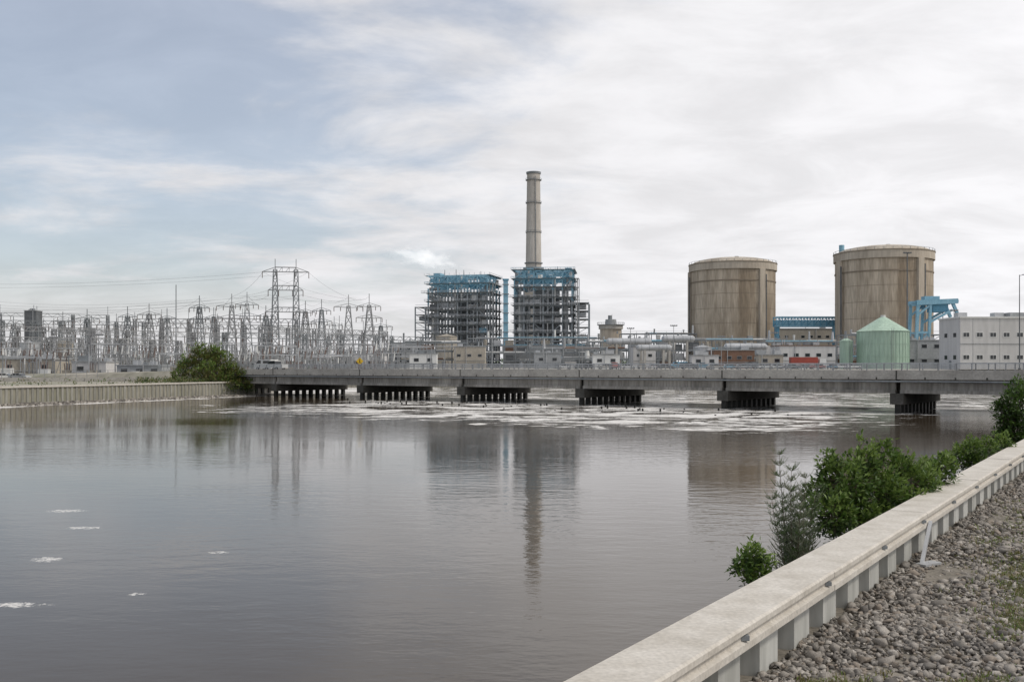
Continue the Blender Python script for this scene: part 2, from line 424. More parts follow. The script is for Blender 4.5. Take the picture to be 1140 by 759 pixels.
# ------------------------------------------------------------------ foliage
def leaf(mb,p,d,l,w,k):
    d=d.normalized(); up=Vector((U(-.5,.5),U(-.5,.5),1)); a=d.cross(up)
    if a.length<1e-3: a=Vector((1,0,0))
    a.normalize(); n=a.cross(d)
    m=p+d*l*.5
    mb.add([p,m+a*w*.5+n*l*.08,p+d*l,m-a*w*.5+n*l*.08],[(0,1,2),(0,2,3)],k)
def bush(name,loc,blobs,clumps,ll,keys,base=(0,0,0),stem=.03,lw=.45,dens=9,shoots=0):
    mb=MB(); base=Vector(base)
    tot=sum(b[3]**2 for b in blobs)
    def cluster(p,d,kk,dens):
        for j in range(dens):
            e=(d*.7+Vector((random.gauss(0,.8),random.gauss(0,.8),random.gauss(.35,.6))))
            k=kk if R()<.6 else random.choice(keys)
            leaf(mb,p+Vector((U(-1,1),U(-1,1),U(-1,1)))*ll*.6,e,ll*U(.7,1.25),ll*lw,k)
    for (x,y,z,r) in blobs:
        c=Vector((x,y,z))
        mid=base.lerp(c,.5)+Vector((U(-.1,.1)*r,U(-.1,.1)*r,-.1*r))
        mb.tube(base+Vector((U(-.1,.1)*r,U(-.1,.1)*r,0)),mid,stem,'bark',6,stem*.7); mb.tube(mid,c,stem*.7,'bark',6,stem*.4)
        for i in range(int(clumps*r*r/tot)):
            d=Vector((random.gauss(0,1),random.gauss(0,1),random.gauss(.15,1))).normalized()
            rr=r*(.35+.85*R()**.6)
            p=c+Vector((d.x*rr,d.y*rr,d.z*rr*.8))
            if R()<.35: mb.tube(c+ (p-c)*.2,p,stem*.22,'bark',4,stem*.12)
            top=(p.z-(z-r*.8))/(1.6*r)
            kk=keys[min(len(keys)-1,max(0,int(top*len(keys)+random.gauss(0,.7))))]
            cluster(p,d,kk,dens)
        for i in range(shoots):
            d=Vector((random.gauss(0,.5),random.gauss(0,.5),1)).normalized(); tip=c+d*r*U(1.15,1.6)
            mb.tube(c,tip,stem*.2,'bark',4,stem*.1)
            for t in (.75,.87,1.0): cluster(c.lerp(tip,t),d,keys[-1],4)
    return mb.build(name,loc)
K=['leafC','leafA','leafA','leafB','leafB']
p0=PX(960,600,11.8)
def bl(lst,o,d0):
    out=[]
    for (x,y,rp,dd) in lst:
        d=d0+dd; q=PX(x,y,d)-o; out.append((q.x,q.y,q.z,rp*d/F))
    return out
o0=Vector((p0.x,p0.y,2.3))
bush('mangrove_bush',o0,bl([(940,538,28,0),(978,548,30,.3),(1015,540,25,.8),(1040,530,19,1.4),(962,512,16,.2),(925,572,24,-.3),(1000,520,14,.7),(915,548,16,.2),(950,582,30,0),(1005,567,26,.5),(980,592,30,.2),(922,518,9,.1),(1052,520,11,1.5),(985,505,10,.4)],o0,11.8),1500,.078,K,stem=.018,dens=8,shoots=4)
p1=PX(838,640,7.9); o1=Vector((p1.x,p1.y,2.4))
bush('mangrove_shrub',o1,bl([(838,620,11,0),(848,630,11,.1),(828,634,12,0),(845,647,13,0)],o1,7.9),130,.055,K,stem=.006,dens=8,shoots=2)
p2=PX(1088,520,18.5); o2=Vector((p2.x,p2.y,2.3))
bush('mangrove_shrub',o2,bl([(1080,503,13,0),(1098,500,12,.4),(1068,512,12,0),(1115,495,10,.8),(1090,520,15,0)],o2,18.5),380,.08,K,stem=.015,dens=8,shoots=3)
p3=PX(1128,480,34); o3=Vector((p3.x,p3.y,2.2))
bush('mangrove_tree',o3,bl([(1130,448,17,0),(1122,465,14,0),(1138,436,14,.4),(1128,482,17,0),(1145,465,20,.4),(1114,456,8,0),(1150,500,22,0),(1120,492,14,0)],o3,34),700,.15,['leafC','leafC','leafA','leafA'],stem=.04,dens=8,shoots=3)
p4=PX(234,425,186); o4=Vector((p4.x,p4.y,GZ-.3))
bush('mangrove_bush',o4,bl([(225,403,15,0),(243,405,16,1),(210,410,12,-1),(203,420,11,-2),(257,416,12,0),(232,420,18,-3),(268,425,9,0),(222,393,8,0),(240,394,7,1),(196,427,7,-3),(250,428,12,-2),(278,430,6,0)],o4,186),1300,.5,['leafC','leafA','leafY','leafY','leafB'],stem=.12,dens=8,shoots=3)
mb=MB()
for i in range(260):
    t=R(); 
    if R()<.35: t=U(.0,.3)
    x=-50-21*t*1.6; y=190-52*t*1.6
    c=Vector((x-U(.6,4),y+U(-1,1),GZ+U(.1,.7)))
    if R()<.6 and t>.3: continue
    for j in range(14):
        leaf(mb,c+Vector((U(-.8,.8),U(-.8,.8),U(-.3,.4))),Vector((U(-1,1),U(-1,1),U(0,1.4))),.35,.16,random.choice(['leafY','leafA','leafC','dry']))
mb.build('shore_scrub')
# casuarina sapling: main shoots with drooping-up fine needles
mb=MB()
pc=PX(888,615,10.4); oc=Vector((pc.x,pc.y,2.4))
for (x,y) in [(871,506),(884,524),(897,532),(880,545),(906,545),(874,562),(893,568),(909,560),(866,580),(884,590),(902,592),(890,548),(862,556)]:
    tip=PX(x,y,10.4+U(-.25,.3))-oc; bs=Vector((U(-.08,.08),U(-.08,.08),.1))
    prev=bs; ph=U(0,6)
    for i in range(1,19):
        t=i/18; q=bs.lerp(tip,t)+Vector((.04*math.sin(t*4+ph),0,0))*t
        mb.tube(prev,q,.007*(1-t)+.002,'bark',5); 
        if t>.3:
            for j in range(9):
                a=U(0,6.28); l=.22*(1.15-t)**.7*U(.5,1)+.05
                m1=q+Vector((math.cos(a)*l*.55,math.sin(a)*l*.55,l*U(.15,.5)))
                e=m1+Vector((math.cos(a)*l*.35,math.sin(a)*l*.35,l*U(.1,.6)))
                k=random.choice(['needle','needle','leafA'])
                mb.beam(q,m1,.004,k); mb.beam(m1,e,.003,k)
                for u_ in (.3,.6,.9):
                    z_=q.lerp(m1,u_); mb.beam(z_,z_+Vector((U(-.5,.5),U(-.5,.5),U(.3,1)))*l*.4,.003,k)
        prev=q
mb.build('casuarina_sapling',oc)

# ------------------------------------------------------------------ bridge
mb=MB()
def bprism(k0,k1,t0,t1,z0,z1,key):
    vs=[BP(k0,t0,z0),BP(k0,t1,z0),BP(k1,t1,z0),BP(k1,t0,z0)]
    vs+=[BP(k0,t0,z1),BP(k0,t1,z1),BP(k1,t1,z1),BP(k1,t0,z1)]
    mb.add(vs,[(0,3,2,1)[::-1],(4,5,6,7)[::-1],(0,1,5,4)[::-1],(1,2,6,5)[::-1],(2,3,7,6)[::-1],(3,0,4,7)[::-1]],key)
kA,kB=-2.4,6.0
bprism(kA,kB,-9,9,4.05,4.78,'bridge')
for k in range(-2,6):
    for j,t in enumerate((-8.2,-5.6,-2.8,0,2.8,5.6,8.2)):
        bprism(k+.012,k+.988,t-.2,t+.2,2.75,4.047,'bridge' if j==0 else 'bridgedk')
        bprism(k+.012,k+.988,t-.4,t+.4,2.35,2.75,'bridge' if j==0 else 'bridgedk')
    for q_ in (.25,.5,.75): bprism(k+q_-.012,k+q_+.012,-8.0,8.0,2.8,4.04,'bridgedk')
bprism(kA,kB,-9.14,-8.8,4.0,5.05,'conc')
bprism(kA,kB,8.8,9.14,4.0,5.05,'conc')
for k in range(-2,7):
    bprism(k-.004,k+.004,-9.16,-9.13,4.02,5.03,'bridgedk')
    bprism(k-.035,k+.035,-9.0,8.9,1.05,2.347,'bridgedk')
    for j in range(11):
        t=-8.4+j*1.68
        c=BP(k,t,0); mb.box((c.x,c.y,.0),(.6,.6,2.1),'pile',math.atan2(BD.y,BD.x))
    for j in range(6):
        bprism(k+.1+j*.15,k+.108+j*.15,-9.155,-9.13,4.01,4.25,'bridgedk')
mb.tube(BP(kA,-9.35,3.75),BP(6,-9.35,3.75),.11,'steelmid',8)
mb.build('bridge')
mb=MB()
for tt in (-8.97,8.97):
    k=kA
    while k<6.6:
        a=BP(k,tt,5.05); mb.box((a.x,a.y,5.45),(.12,.12,.84),'steel',math.atan2(BD.y,BD.x)); k+=2.0/BL
    for z,w in ((5.38,.08),(5.62,.08),(5.87,.12)):
        mb.beam(BP(kA,tt,z),BP(6.6,tt,z),w,'silver')
mb.build('bridge_railing')
mb=MB()
mb.add([BP(kA,-8.6,4.79),BP(6,-8.6,4.79),BP(6,8.6,4.79),BP(kA,8.6,4.79)],[(3,2,1,0)],'asphalt')
for t in (-7.6,7.6,-.1,.1):
    mb.add([BP(kA,t-.06,4.796),BP(6,t-.06,4.796),BP(6,t+.06,4.796),BP(kA,t+.06,4.796)],[(3,2,1,0)],'paint' if abs(t)>1 else 'yellow')
mb.build('road')
mb=MB()
vs=[BP(6,-9,4.77),BP(6,9,4.77),BP(10,9,3.4),BP(10,-9,3.4),BP(16,-9,2.65),BP(16,9,2.65),
    BP(6,-13,1.2),BP(6,13,1.2),BP(10,-13,2.4),BP(10,13,2.4)]
mb.add(vs,[(0,1,2,3),(3,2,5,4),(0,3,8,6),(1,7,9,2),(3,4,8),(2,9,5),(0,6,7,1)],'ground')
mb.add([BP(6,-8.6,4.78),BP(6,8.6,4.78),BP(10,8.6,3.41),BP(10,-8.6,3.41)],[(0,1,2,3)],'asphalt')
mb.build('embankment')
mb=MB(); a=BP(6.02,0,0); mb.box((a.x,a.y,1.4),(.9,21,5.4),'conc',math.atan2(BD.y,BD.x)); mb.build('bridge_abutment')
mb=MB()
for i in range(60):
    k=U(.3,4.6); t=-9-U(3,17); c=BP(k,t,0)
    mb.cyl((c.x,c.y,-.5),.13,.11,.5+U(.05,.42),'pile',8)
mb.build('timber_pile_stubs')

mb=MB(); mb.cyl((0,0,0),.04,.04,2.3,'steel',8)
mb.add([(0,-.06,1.0),(.62,-.06,1.62),(0,-.06,2.24),(-.62,-.06,1.62),(0,-.03,1.0),(.62,-.03,1.62),(0,-.03,2.24),(-.62,-.03,1.62)],[(0,1,2,3),(7,6,5,4),(0,4,5,1),(1,5,6,2),(2,6,7,3),(3,7,4,0)],'yellow')
mb.box((0,-.065,1.66),(.10,.012,.4),'black'); mb.cyl((0,-.07,1.9),.07,.07,.1,'black',8)
mb.beam((-.04,-.068,1.5),(-.16,-.068,1.3),.06,'black'); mb.beam((.04,-.068,1.5),(.16,-.068,1.3),.06,'black')
mb.build('pedestrian_warning_sign',BP(4.02,-8.6,4.8))

# ------------------------------------------------------------------ containments
def containment(x,d,name,ribx):
    r=20.1; c=PX(x,408,d); h=54.4-YZ
    mb=MB(); n=72
    mb.cyl((0,0,0),r,r,h-9,'contain',n,False)
    mb.cyl((0,0,h-9),r+.25,r+.25,.5,'cjoint',n)
    mb.cyl((0,0,h-8.5),r+.02,r+.02,5.0,'contain',n,False)
    mb.cyl((0,0,h-3.5),r+.7,r+.7,3.2,'contain2',n)
    mb.cyl((0,0,h-3.6),r+.5,r+.5,.25,'cjoint',n)
    mb.cyl((0,0,h-.3),r+.9,r+.9,.35,'cjoint',n)
    mb.dome((0,0,h),r-.6,3.4,'contain2',n)
    for z in (h*.14,h*.28,h*.42,h*.56,h*.70):
        mb.cyl((0,0,z),r+.05,r+.05,.14,'cjoint',n,False)
    for a in ribx:
        aa=math.radians(a)
        mb.box(((r+.2)*math.cos(aa),(r+.2)*math.sin(aa),(h-3.5)/2),(1.9,3.2,h-3.5),'contain2',aa)
        mb.box(((r+1.05)*math.cos(aa+.1),(r+1.05)*math.sin(aa+.1),(h-6)/2),(.5,.4,h-6),'steeldk',aa)
    for i in range(36):
        a=2*math.pi*i/36; mb.box(((r+.6)*math.cos(a),(r+.6)*math.sin(a),h+.5),(.15,.15,1.0),'steelmid')
    mb.cyl((0,0,h+.95),r+.65,r+.65,.12,'steelmid',n,False)
    mb.cyl((2,0,h+3),1,1,1.2,'steelmid',12)
    for a,z,w_ in ((-95,6,6),(-120,10,3),(-80,14,2.2)):
        aa=math.radians(a); mb.box((r*math.cos(aa),r*math.sin(aa),z),(2,w_,w_*.8),'grey',aa)
    return mb.build(name,(c.x,c.y,YZ))
containment(815.5,480,'reactor_containment_building',(-62,60,178))
containment(983.5,433,'reactor_containment_building',(-66,54,190))
c=PX(937,0,450); mb=MB(); h_=PX(0,273,450).z-YZ; mb.cyl((0,0,0),1.0,1.0,h_,'steelmid',12); mb.cyl((0,0,h_-4),1.2,1.2,4,'blueb',12); mb.build('vent_pipe',(c.x,c.y,YZ))

# ------------------------------------------------------------------ chimney
d=610; c=PX(594,0,d); H=PX(0,192,d).z-YZ
mb=MB()
segs=12
for i in range(segs):
    z0=H*i/segs; z1=H*(i+1)/segs
    r0=6.0-(6.0-4.0)*(i/segs)**.8; r1=6.0-(6.0-4.0)*((i+1)/segs)**.8
    mb.cyl((0,0,z0),r0,r1,z1-z0,'chim',40,False)
mb.cyl((0,0,H-1.2),4.4,4.6,1.2,'steelmid',40); mb.cyl((0,0,H-.02),3.6,3.6,.06,'black',40)
for z in (H-5,H-19,H-37):
    mb.cyl((0,0,z),4.9,4.9,.3,'steelmid',32); 
    mb.cyl((0,0,z+1.1),4.9,4.9,.12,'steelmid',32,False)
    for i in range(16):
        a=i*math.pi/8; mb.box((4.85*math.cos(a),4.85*math.sin(a),z+.6),(.12,.12,1.2),'steelmid')
zb=PX(0,300,d).z-YZ
mb.cyl((0,0,zb),6.4,6.4,1.0,'steelmid',32); mb.cyl((0,0,zb+3.5),5.6,5.6,.6,'steelmid',32)
mb.beam((1.5,-5,4),(1,-4.4,H-3),.4,'steelmid')
mb.build('chimney_stack',(c.x,c.y,YZ))

# ------------------------------------------------------------------ boiler frames
def boiler(x0,x1,topy,d,rot,seed,wing):
    rnd=random.Random(seed)
    c=PX((x0+x1)/2,0,d); Wd=(x1-x0)*d/F*.86; D=26; H=PX(0,topy,d).z-YZ
    mb=MB(); nx,ny=7,5; lv=11; lh=H/lv
    xs=[-Wd/2+Wd*i/(nx-1) for i in range(nx)]; ys=[-D/2+D*i/(ny-1) for i in range(ny)]
    for i,x in enumerate(xs):
        for j,y in enumerate(ys):
            hh=H-(lh if (i in(0,nx-1)) else 0)*rnd.choice([0,1,1.5])
            mb.box((x,y,hh*.40),(.7,.7,hh*.80),'steelb'); 
            mb.box((x,y,hh*.80+hh*.1),(.7,.7,hh*.2),'blueb')
    mb.box((Wd*.05,3,H*.52),(Wd*.40,D*.42,H*.58),'boiler')
    mb.box((Wd*.05,3,H*.17),(Wd*.28,D*.35,H*.1),'boiler',0,1.2)
    for z in np.arange(H*.28,H*.8,6.1): mb.box((Wd*.05,3,z),(Wd*.40+.8,D*.42+.8,.6),'steelmid')
    for i in range(1,lv+1):
        z=i*lh+rnd.uniform(-.5,.5)*(i<lv-1); top=i>=lv-1
        k='blueb' if i>=lv-1 else 'steelb'
        xa=xs[0]-rnd.choice([1,1,3]); xb=xs[-1]+rnd.choice([1,1,2.5])
        for y in ys: mb.beam((xs[0]-1,y,z),(xs[-1]+1,y,z),.4,k,.55)
        for x in xs: mb.beam((x,ys[0]-1,z),(x,ys[-1]+1,z),.4,k,.55)
        for (y,s) in ((ys[0]-.9,1),(ys[-1]+.9,1)):
            if rnd.random()<.75:
                mb.box(((xa+xb)/2,y,z+.25),(xb-xa+1.6,1.8,.12),'steelmid'); 
                mb.beam((xa-.8,y-.8,z+1.35),(xb+.8,y-.8,z+1.35),.16,'silver' if not top else 'blueb')
                mb.beam((xa-.8,y-.8,z+.85),(xb+.8,y-.8,z+.85),.12,'silver' if not top else 'blueb')
        for x in (xs[0]-.9,xs[-1]+.9):
            mb.box((x,0,z+.253),(1.8,D+1.4,.12),'steelmid'); 
            mb.beam((x,ys[0],z+1.35),(x,ys[-1],z+1.35),.16,'silver')
        n_=14
        for a in range(n_): 
            xx=xs[0]-1.8+(Wd+3.6)*a/(n_-1); mb.box((xx,ys[0]-1.7,z+.8),(.14,.14,1.1),'silver')
        for a in range(nx-1):
            if rnd.random()<.45:
                if rnd.random()<.5: mb.beam((xs[a],ys[0],z-lh),(xs[a+1],ys[0],z),.35,k)
                else: mb.beam((xs[a+1],ys[0],z-lh),(xs[a],ys[0],z),.35,k)
            q=rnd.random()
            if q<.30:
                kk=rnd.choice(['grey','steeldk','silver','boiler','tan','offwhite','blueb','white']) if i<lv-1 else 'blueb'
                w_=rnd.uniform(.3,.9)*Wd/(nx-1); h_=rnd.uniform(.3,.7)*lh
                mb.box(((xs[a]+xs[a+1])/2,ys[0]+rnd.uniform(.8,4),z-lh+h_/2+.4),(w_,rnd.uniform(1,3),h_),kk)
            elif q<.5:
                rr=rnd.uniform(.3,.9); yy=ys[0]+rnd.uniform(1.5,4)
                mb.tube((xs[a],yy,z-lh*.5),(xs[a+1],yy,z-lh*.5),rr,rnd.choice(['silver','grey','offwhite']),10)
            elif q<.68:
                xx=xs[a]+rnd.uniform(.2,.8)*Wd/(nx-1); mb.tube((xx,ys[0]+2,max(0,z-3*lh)),(xx,ys[0]+2,z),rnd.uniform(.3,.7),rnd.choice(['silver','white','grey']),10)
        for b in range(ny-1):
            for x in (xs[0],xs[-1]):
                if rnd.random()<.45: mb.beam((x,ys[b],z-lh),(x,ys[b+1],z),.35,k)
                if rnd.random()<.2: mb.box((x*.94,(ys[b]+ys[b+1])/2,z-lh*.5),(1.5,D/(ny-1)*.8,lh*.6),rnd.choice(['grey','boiler','silver']))
    xx=xs[-1]+3
    for i in range(lv-1):
        s=1 if i%2 else -1
        mb.beam((xx,ys[0]-s*2,i*lh),(xx,ys[0]+s*2,(i+1)*lh),.5,'steel',.3); mb.box((xx,ys[0],(i+1)*lh),(1.6,5,.15),'steelmid')
    for dx in (-.9,.9):
        for dy in (-2.6,2.6): mb.box((xx+dx,ys[0]+dy,(H-lh)/2),(.25,.25,H-lh),'steelb')
    mb.box((-Wd*.38,ys[0]+3,H*.5),(2.6,2.6,H*.5),'grey'); mb.box((-Wd*.2,ys[0]+3,H*.68),(Wd*.30,2.6,2.6),'silver')
    mb.beam((Wd*.40,ys[0]+3.5,H*.12),(Wd*.40,ys[0]+3.5,H*.7),2.0,'grey')
    for a in range(nx-1):
        hh=rnd.choice([0,.5,1.2,1.8])
        if hh: mb.box(((xs[a]+xs[a+1])/2,rnd.uniform(-4,6),H+hh/2+.4),(Wd/(nx-1)*.7,8,hh),rnd.choice(['blue','blueb','blueb']))
        mb.beam((xs[a],ys[0],H-lh),(xs[a+1],ys[0],H),.4,'blueb'); mb.beam((xs[a+1],ys[0],H-lh),(xs[a],ys[0],H),.3,'blueb')
        mb.beam((xs[a],ys[0],H-2*lh),(xs[a+1],ys[0],H-lh),.4,'blueb')
        mb.box(((xs[a]+xs[a+1])/2,ys[0]+1.2+rnd.random(),H-lh*rnd.choice([.5,.7,1.3])),(Wd/(nx-1)*.8,.3,lh*rnd.uniform(.3,.6)),rnd.choice(['blue','blueb']))
        if a%2: mb.box(((xs[a]+xs[a+1])/2,ys[-1]-1.2,H-lh*.8),(Wd/(nx-1)*.9,.3,lh*.9),'blue')
        if rnd.random()<.5: mb.cyl((xs[a]+2,rnd.uniform(-8,8),H),.25,.2,rnd.uniform(2,4.5),'silver',8)
    mb.box((xs[0]+1,0,H-lh*.9),(.3,D*.5,lh*.8),'blueb'); mb.box((xs[-1]-1,0,H-lh*.9),(.3,D*.5,lh*.8),'blueb')
    if wing:
        s=wing; ww=8
        for i in range(8):
            z=(i+1)*lh*.92
            mb.box((s*(Wd/2+ww/2+1),0,z),(ww,D*.7,.25),'steelmid')
            mb.beam((s*(Wd/2+1),-D*.35,z+1.2),(s*(Wd/2+ww+1),-D*.35,z+1.2),.16,'silver')
            mb.beam((s*(Wd/2+1),-D*.35,z-lh*.92),(s*(Wd/2+ww+1),-D*.35,z),.3,'steelb')
            if rnd.random()<.5: mb.box((s*(Wd/2+ww/2+1),-2,z-2),(ww*.6,D*.4,2.4),rnd.choice(['grey','boiler','silver']))
        for xx in (Wd/2+3,Wd/2+ww+1):
            for yy in (-D*.35,D*.35): mb.box((s*xx,yy,lh*3.7),(.6,.6,lh*7.4),'steelb')
    mb.box((0,4,lh*.9),(Wd*.8,D*.4,lh*1.3),'boiler')
    return mb.build('boiler_steel_structure',(c.x,c.y,YZ),rot)
boiler(478,556,309,560,math.radians(-14),5,-1)
boiler(570,643,303,560,math.radians(-6),11,1)
c=PX(563,0,545); mb=MB(); h=PX(0,312,545).z-YZ
mb.box((0,0,h/2),(2.6,2.6,h),'blueb'); 
for i in range(9): mb.box((0,0,4+i*5.2),(3.6,3.6,.3),'steel')
mb.box((0,0,h+.3),(3.4,3.4,.8),'blue'); mb.build('elevator_tower',(c.x,c.y,YZ))

# ------------------------------------------------------------------ steam plume
def steam():
    m=bpy.data.materials.new('steam'); m.use_nodes=True; nt=m.node_tree; N,L=nt.nodes,nt.links
    N.remove(N['Principled BSDF'])
    pv=N.new('ShaderNodeVolumeScatter'); pv.inputs['Color'].default_value=(1,1,1,1)
    em=N.new('ShaderNodeEmission'); em.inputs['Color'].default_value=(1,.99,.98,1)  # glow added to the steam in place of multiply scattered light
    tc=N.new('ShaderNodeTexCoord')
    ns=N.new('ShaderNodeTexNoise'); ns.inputs['Scale'].default_value=2.4; ns.inputs['Detail'].default_value=4; ns.inputs['Roughness'].default_value=.62
    mp=N.new('ShaderNodeMapping'); mp.inputs['Scale'].default_value=(1.7,.6,.75); mp.inputs['Location'].default_value=(4.3,1.2,.7)
    L.new(tc.outputs['Object'],mp.inputs[0]); L.new(mp.outputs[0],ns.inputs['Vector'])
    ln=N.new('ShaderNodeVectorMath'); ln.operation='LENGTH'; L.new(tc.outputs['Object'],ln.inputs[0])
    mr=N.new('ShaderNodeMapRange'); mr.inputs[1].default_value=1; mr.inputs[2].default_value=.2; mr.inputs[3].default_value=-.22; mr.inputs[4].default_value=.20
    L.new(ln.outputs['Value'],mr.inputs[0])
    ad=N.new('ShaderNodeMath'); ad.operation='ADD'; L.new(ns.outputs['Fac'],ad.inputs[0]); L.new(mr.outputs[0],ad.inputs[1])
    m2=N.new('ShaderNodeMapRange'); m2.inputs[1].default_value=.42; m2.inputs[2].default_value=.75; m2.inputs[3].default_value=0; m2.inputs[4].default_value=.10
    L.new(ad.outputs[0],m2.inputs[0]); L.new(m2.outputs[0],pv.inputs['Density'])
    es=N.new('ShaderNodeMath'); es.operation='MULTIPLY'; es.inputs[1].default_value=.70; L.new(m2.outputs[0],es.inputs[0]); L.new(es.outputs[0],em.inputs['Strength'])
    ads=N.new('ShaderNodeAddShader'); L.new(pv.outputs[0],ads.inputs[0]); L.new(em.outputs[0],ads.inputs[1])
    L.new(ads.outputs[0],N['Material Output'].inputs['Volume'])
    return m
sm=steam()
bpy.ops.mesh.primitive_ico_sphere_add(subdivisions=3,radius=1)
st=bpy.context.object; st.name='steam_plume'; st.data.materials.append(sm)
st.location=PX(472,288,620); st.scale=(30,8,8); st.rotation_euler=(0,math.radians(13),0)

# ------------------------------------------------------------------ generic plant pieces
def tank(name,x,d,y_top,rpx,key='silver',cone=.12,base=YZ):
    c=PX(x,0,d); r=rpx*d/F; h=PX(0,y_top,d).z-base-2*r*cone
    mb=MB(); mb.cyl((0,0,0),r,r,h,key,32); mb.cyl((0,0,h),r*1.02,r*.08,2*r*cone,key,32)
    mb.cyl((0,0,h-.25),r*1.03,r*1.03,.3,key,32)
    for i in range(16):
        a=2*math.pi*i/16; mb.box((r*1.0*math.cos(a),r*1.0*math.sin(a),h+.5),(.07,.07,1),'steel')
    mb.cyl((0,0,h+.95),r,r,.08,'steel',32,False)
    mb.cyl((0,0,h+2*r*cone-.1),.5,.5,.7,'grey',10)
    for s in (-.25,.25): mb.beam((r*.3+s,-r*.985-.15,0),(r*.3+s,-r*.985-.15,h+1),.07,'steelmid')
    for i in range(int(h/.6)): mb.beam((r*.3-.25,-r*.985-.15,i*.6),(r*.3+.25,-r*.985-.15,i*.6),.05,'steelmid')
    for i in range(1,4): mb.cyl((0,0,h*i/4),r+.02,r+.02,.08,key,32,False)
    return mb.build(name,(c.x,c.y,base))
c=PX(983,0,300); r=27.5*300/F; zt=PX(0,369,300).z-YZ; zc=PX(0,353,300).z-YZ
mb=MB(); mb.cyl((0,0,0),r,r,zt,'green',40)
for i in range(40):
    a=2*math.pi*i/40; mb.box((r*math.cos(a),r*math.sin(a),zt/2),(.18,.12,zt),'green',a)
mb.cyl((0,0,zt),r+.25,.8,zc-zt,'green',40); mb.cyl((0,0,zc-.3),.7,.7,.9,'white',12)
for z in (zt*.33,zt*.66,zt-.1): mb.cyl((0,0,z),r+.14,r+.14,.12,'green',40,False)
for s in (-.3,.3): mb.beam((s,-r-.3,0),(s,-r-.3,zt+.8),.08,'steel')
mb.build('green_storage_tank',(c.x,c.y,YZ))
tank('green_storage_tank',942,300,376,7,'green',.25)
tank('storage_tank',32,330,380,11,'silver',.08,GZ)
tank('storage_tank',72,360,379,9,'tan',.08,GZ)
tank('storage_tank',497,520,372,12,'tan',.1)
tank('storage_tank',712,420,376,13,'silver',.12)
tank('storage_tank',742,440,378,11,'offwhite',.12)
tank('storage_tank',782,380,384,10,'silver',.12)

c=PX(680,0,500); r=12*500/F; h=PX(0,362,500).z-YZ
mb=MB(); mb.cyl((0,0,0),r,r,h,'contain2',32); mb.cyl((0,0,h-2),r+.7,r+.7,2,'conc',32); mb.cyl((0,0,h),r+1.4,r+1.4,.3,'steelmid',32)
mb.cyl((0,0,h+1.3),r+1.4,r+1.4,.12,'steelmid',32,False)
for i in range(18):
    a=i*math.pi/9; mb.box(((r+1.35)*math.cos(a),(r+1.35)*math.sin(a),h+.7),(.12,.12,1.4),'steelmid')
mb.cyl((0,0,h+.3),r*.55,r*.5,2.6,'grey',20); mb.cyl((-.4,0,h+2.9),1,1,2,'steelmid',10); mb.beam((.6,0,h+2),(.6,0,h+5.5),.15,'steelmid')
mb.build('water_tower',(c.x,c.y,YZ))

def building(name,x0,x1,ytop,d,depth,key,rows=1,base=YZ,rot=0,roofk='grey',win=True,wsz=(1.5,1.0),gap=3.5):
    c=PX((x0+x1)/2,0,d); w=(x1-x0)*d/F; h=PX(0,ytop,d).z-base
    mb=MB(); mb.box((0,depth/2,h/2),(w,depth,h),key)
    mb.box((0,depth/2,h+.12),(w+.4,depth+.4,.3),roofk)
    for i in range(random.randint(2,5)):
        s=U(.6,2.0); mb.box((U(-.4,.4)*w,U(.1,.8)*depth,h+.27+s*.35),(s*1.4,s,s*.7),random.choice(['grey','silver','steelmid']))
    for i in range(3):
        x=U(-.45,.45)*w; mb.cyl((x,U(.1,.5)*depth,h+.27),.15,.15,U(1,2.5),'silver',8)
    x=U(-.4,.4)*w; mb.tube((x,-.2,0),(x,-.2,h),.12,'silver',8); mb.tube((-w/2,-.25,h*.35),(w/2,-.25,h*.35),.1,'steelmid',8)
    if win:
        for r_ in range(rows):
            z=h*(r_+.6)/rows
            n=max(1,int(w/gap))
            for i in range(n):
                if R()<.15: continue
                x=-w/2+w*(i+.5)/n
                mb.box((x,-.01,z),(wsz[0]+.2,.10,wsz[1]+.2),'grey'); mb.box((x,-.05,z),(wsz[0],.08,wsz[1]),'glass')
    dx=w*.3
    mb.box((dx,-.02,1.05),(1.0,.1,2.1),'steelmid')
    return mb.build(name,(c.x,c.y,base),rot)

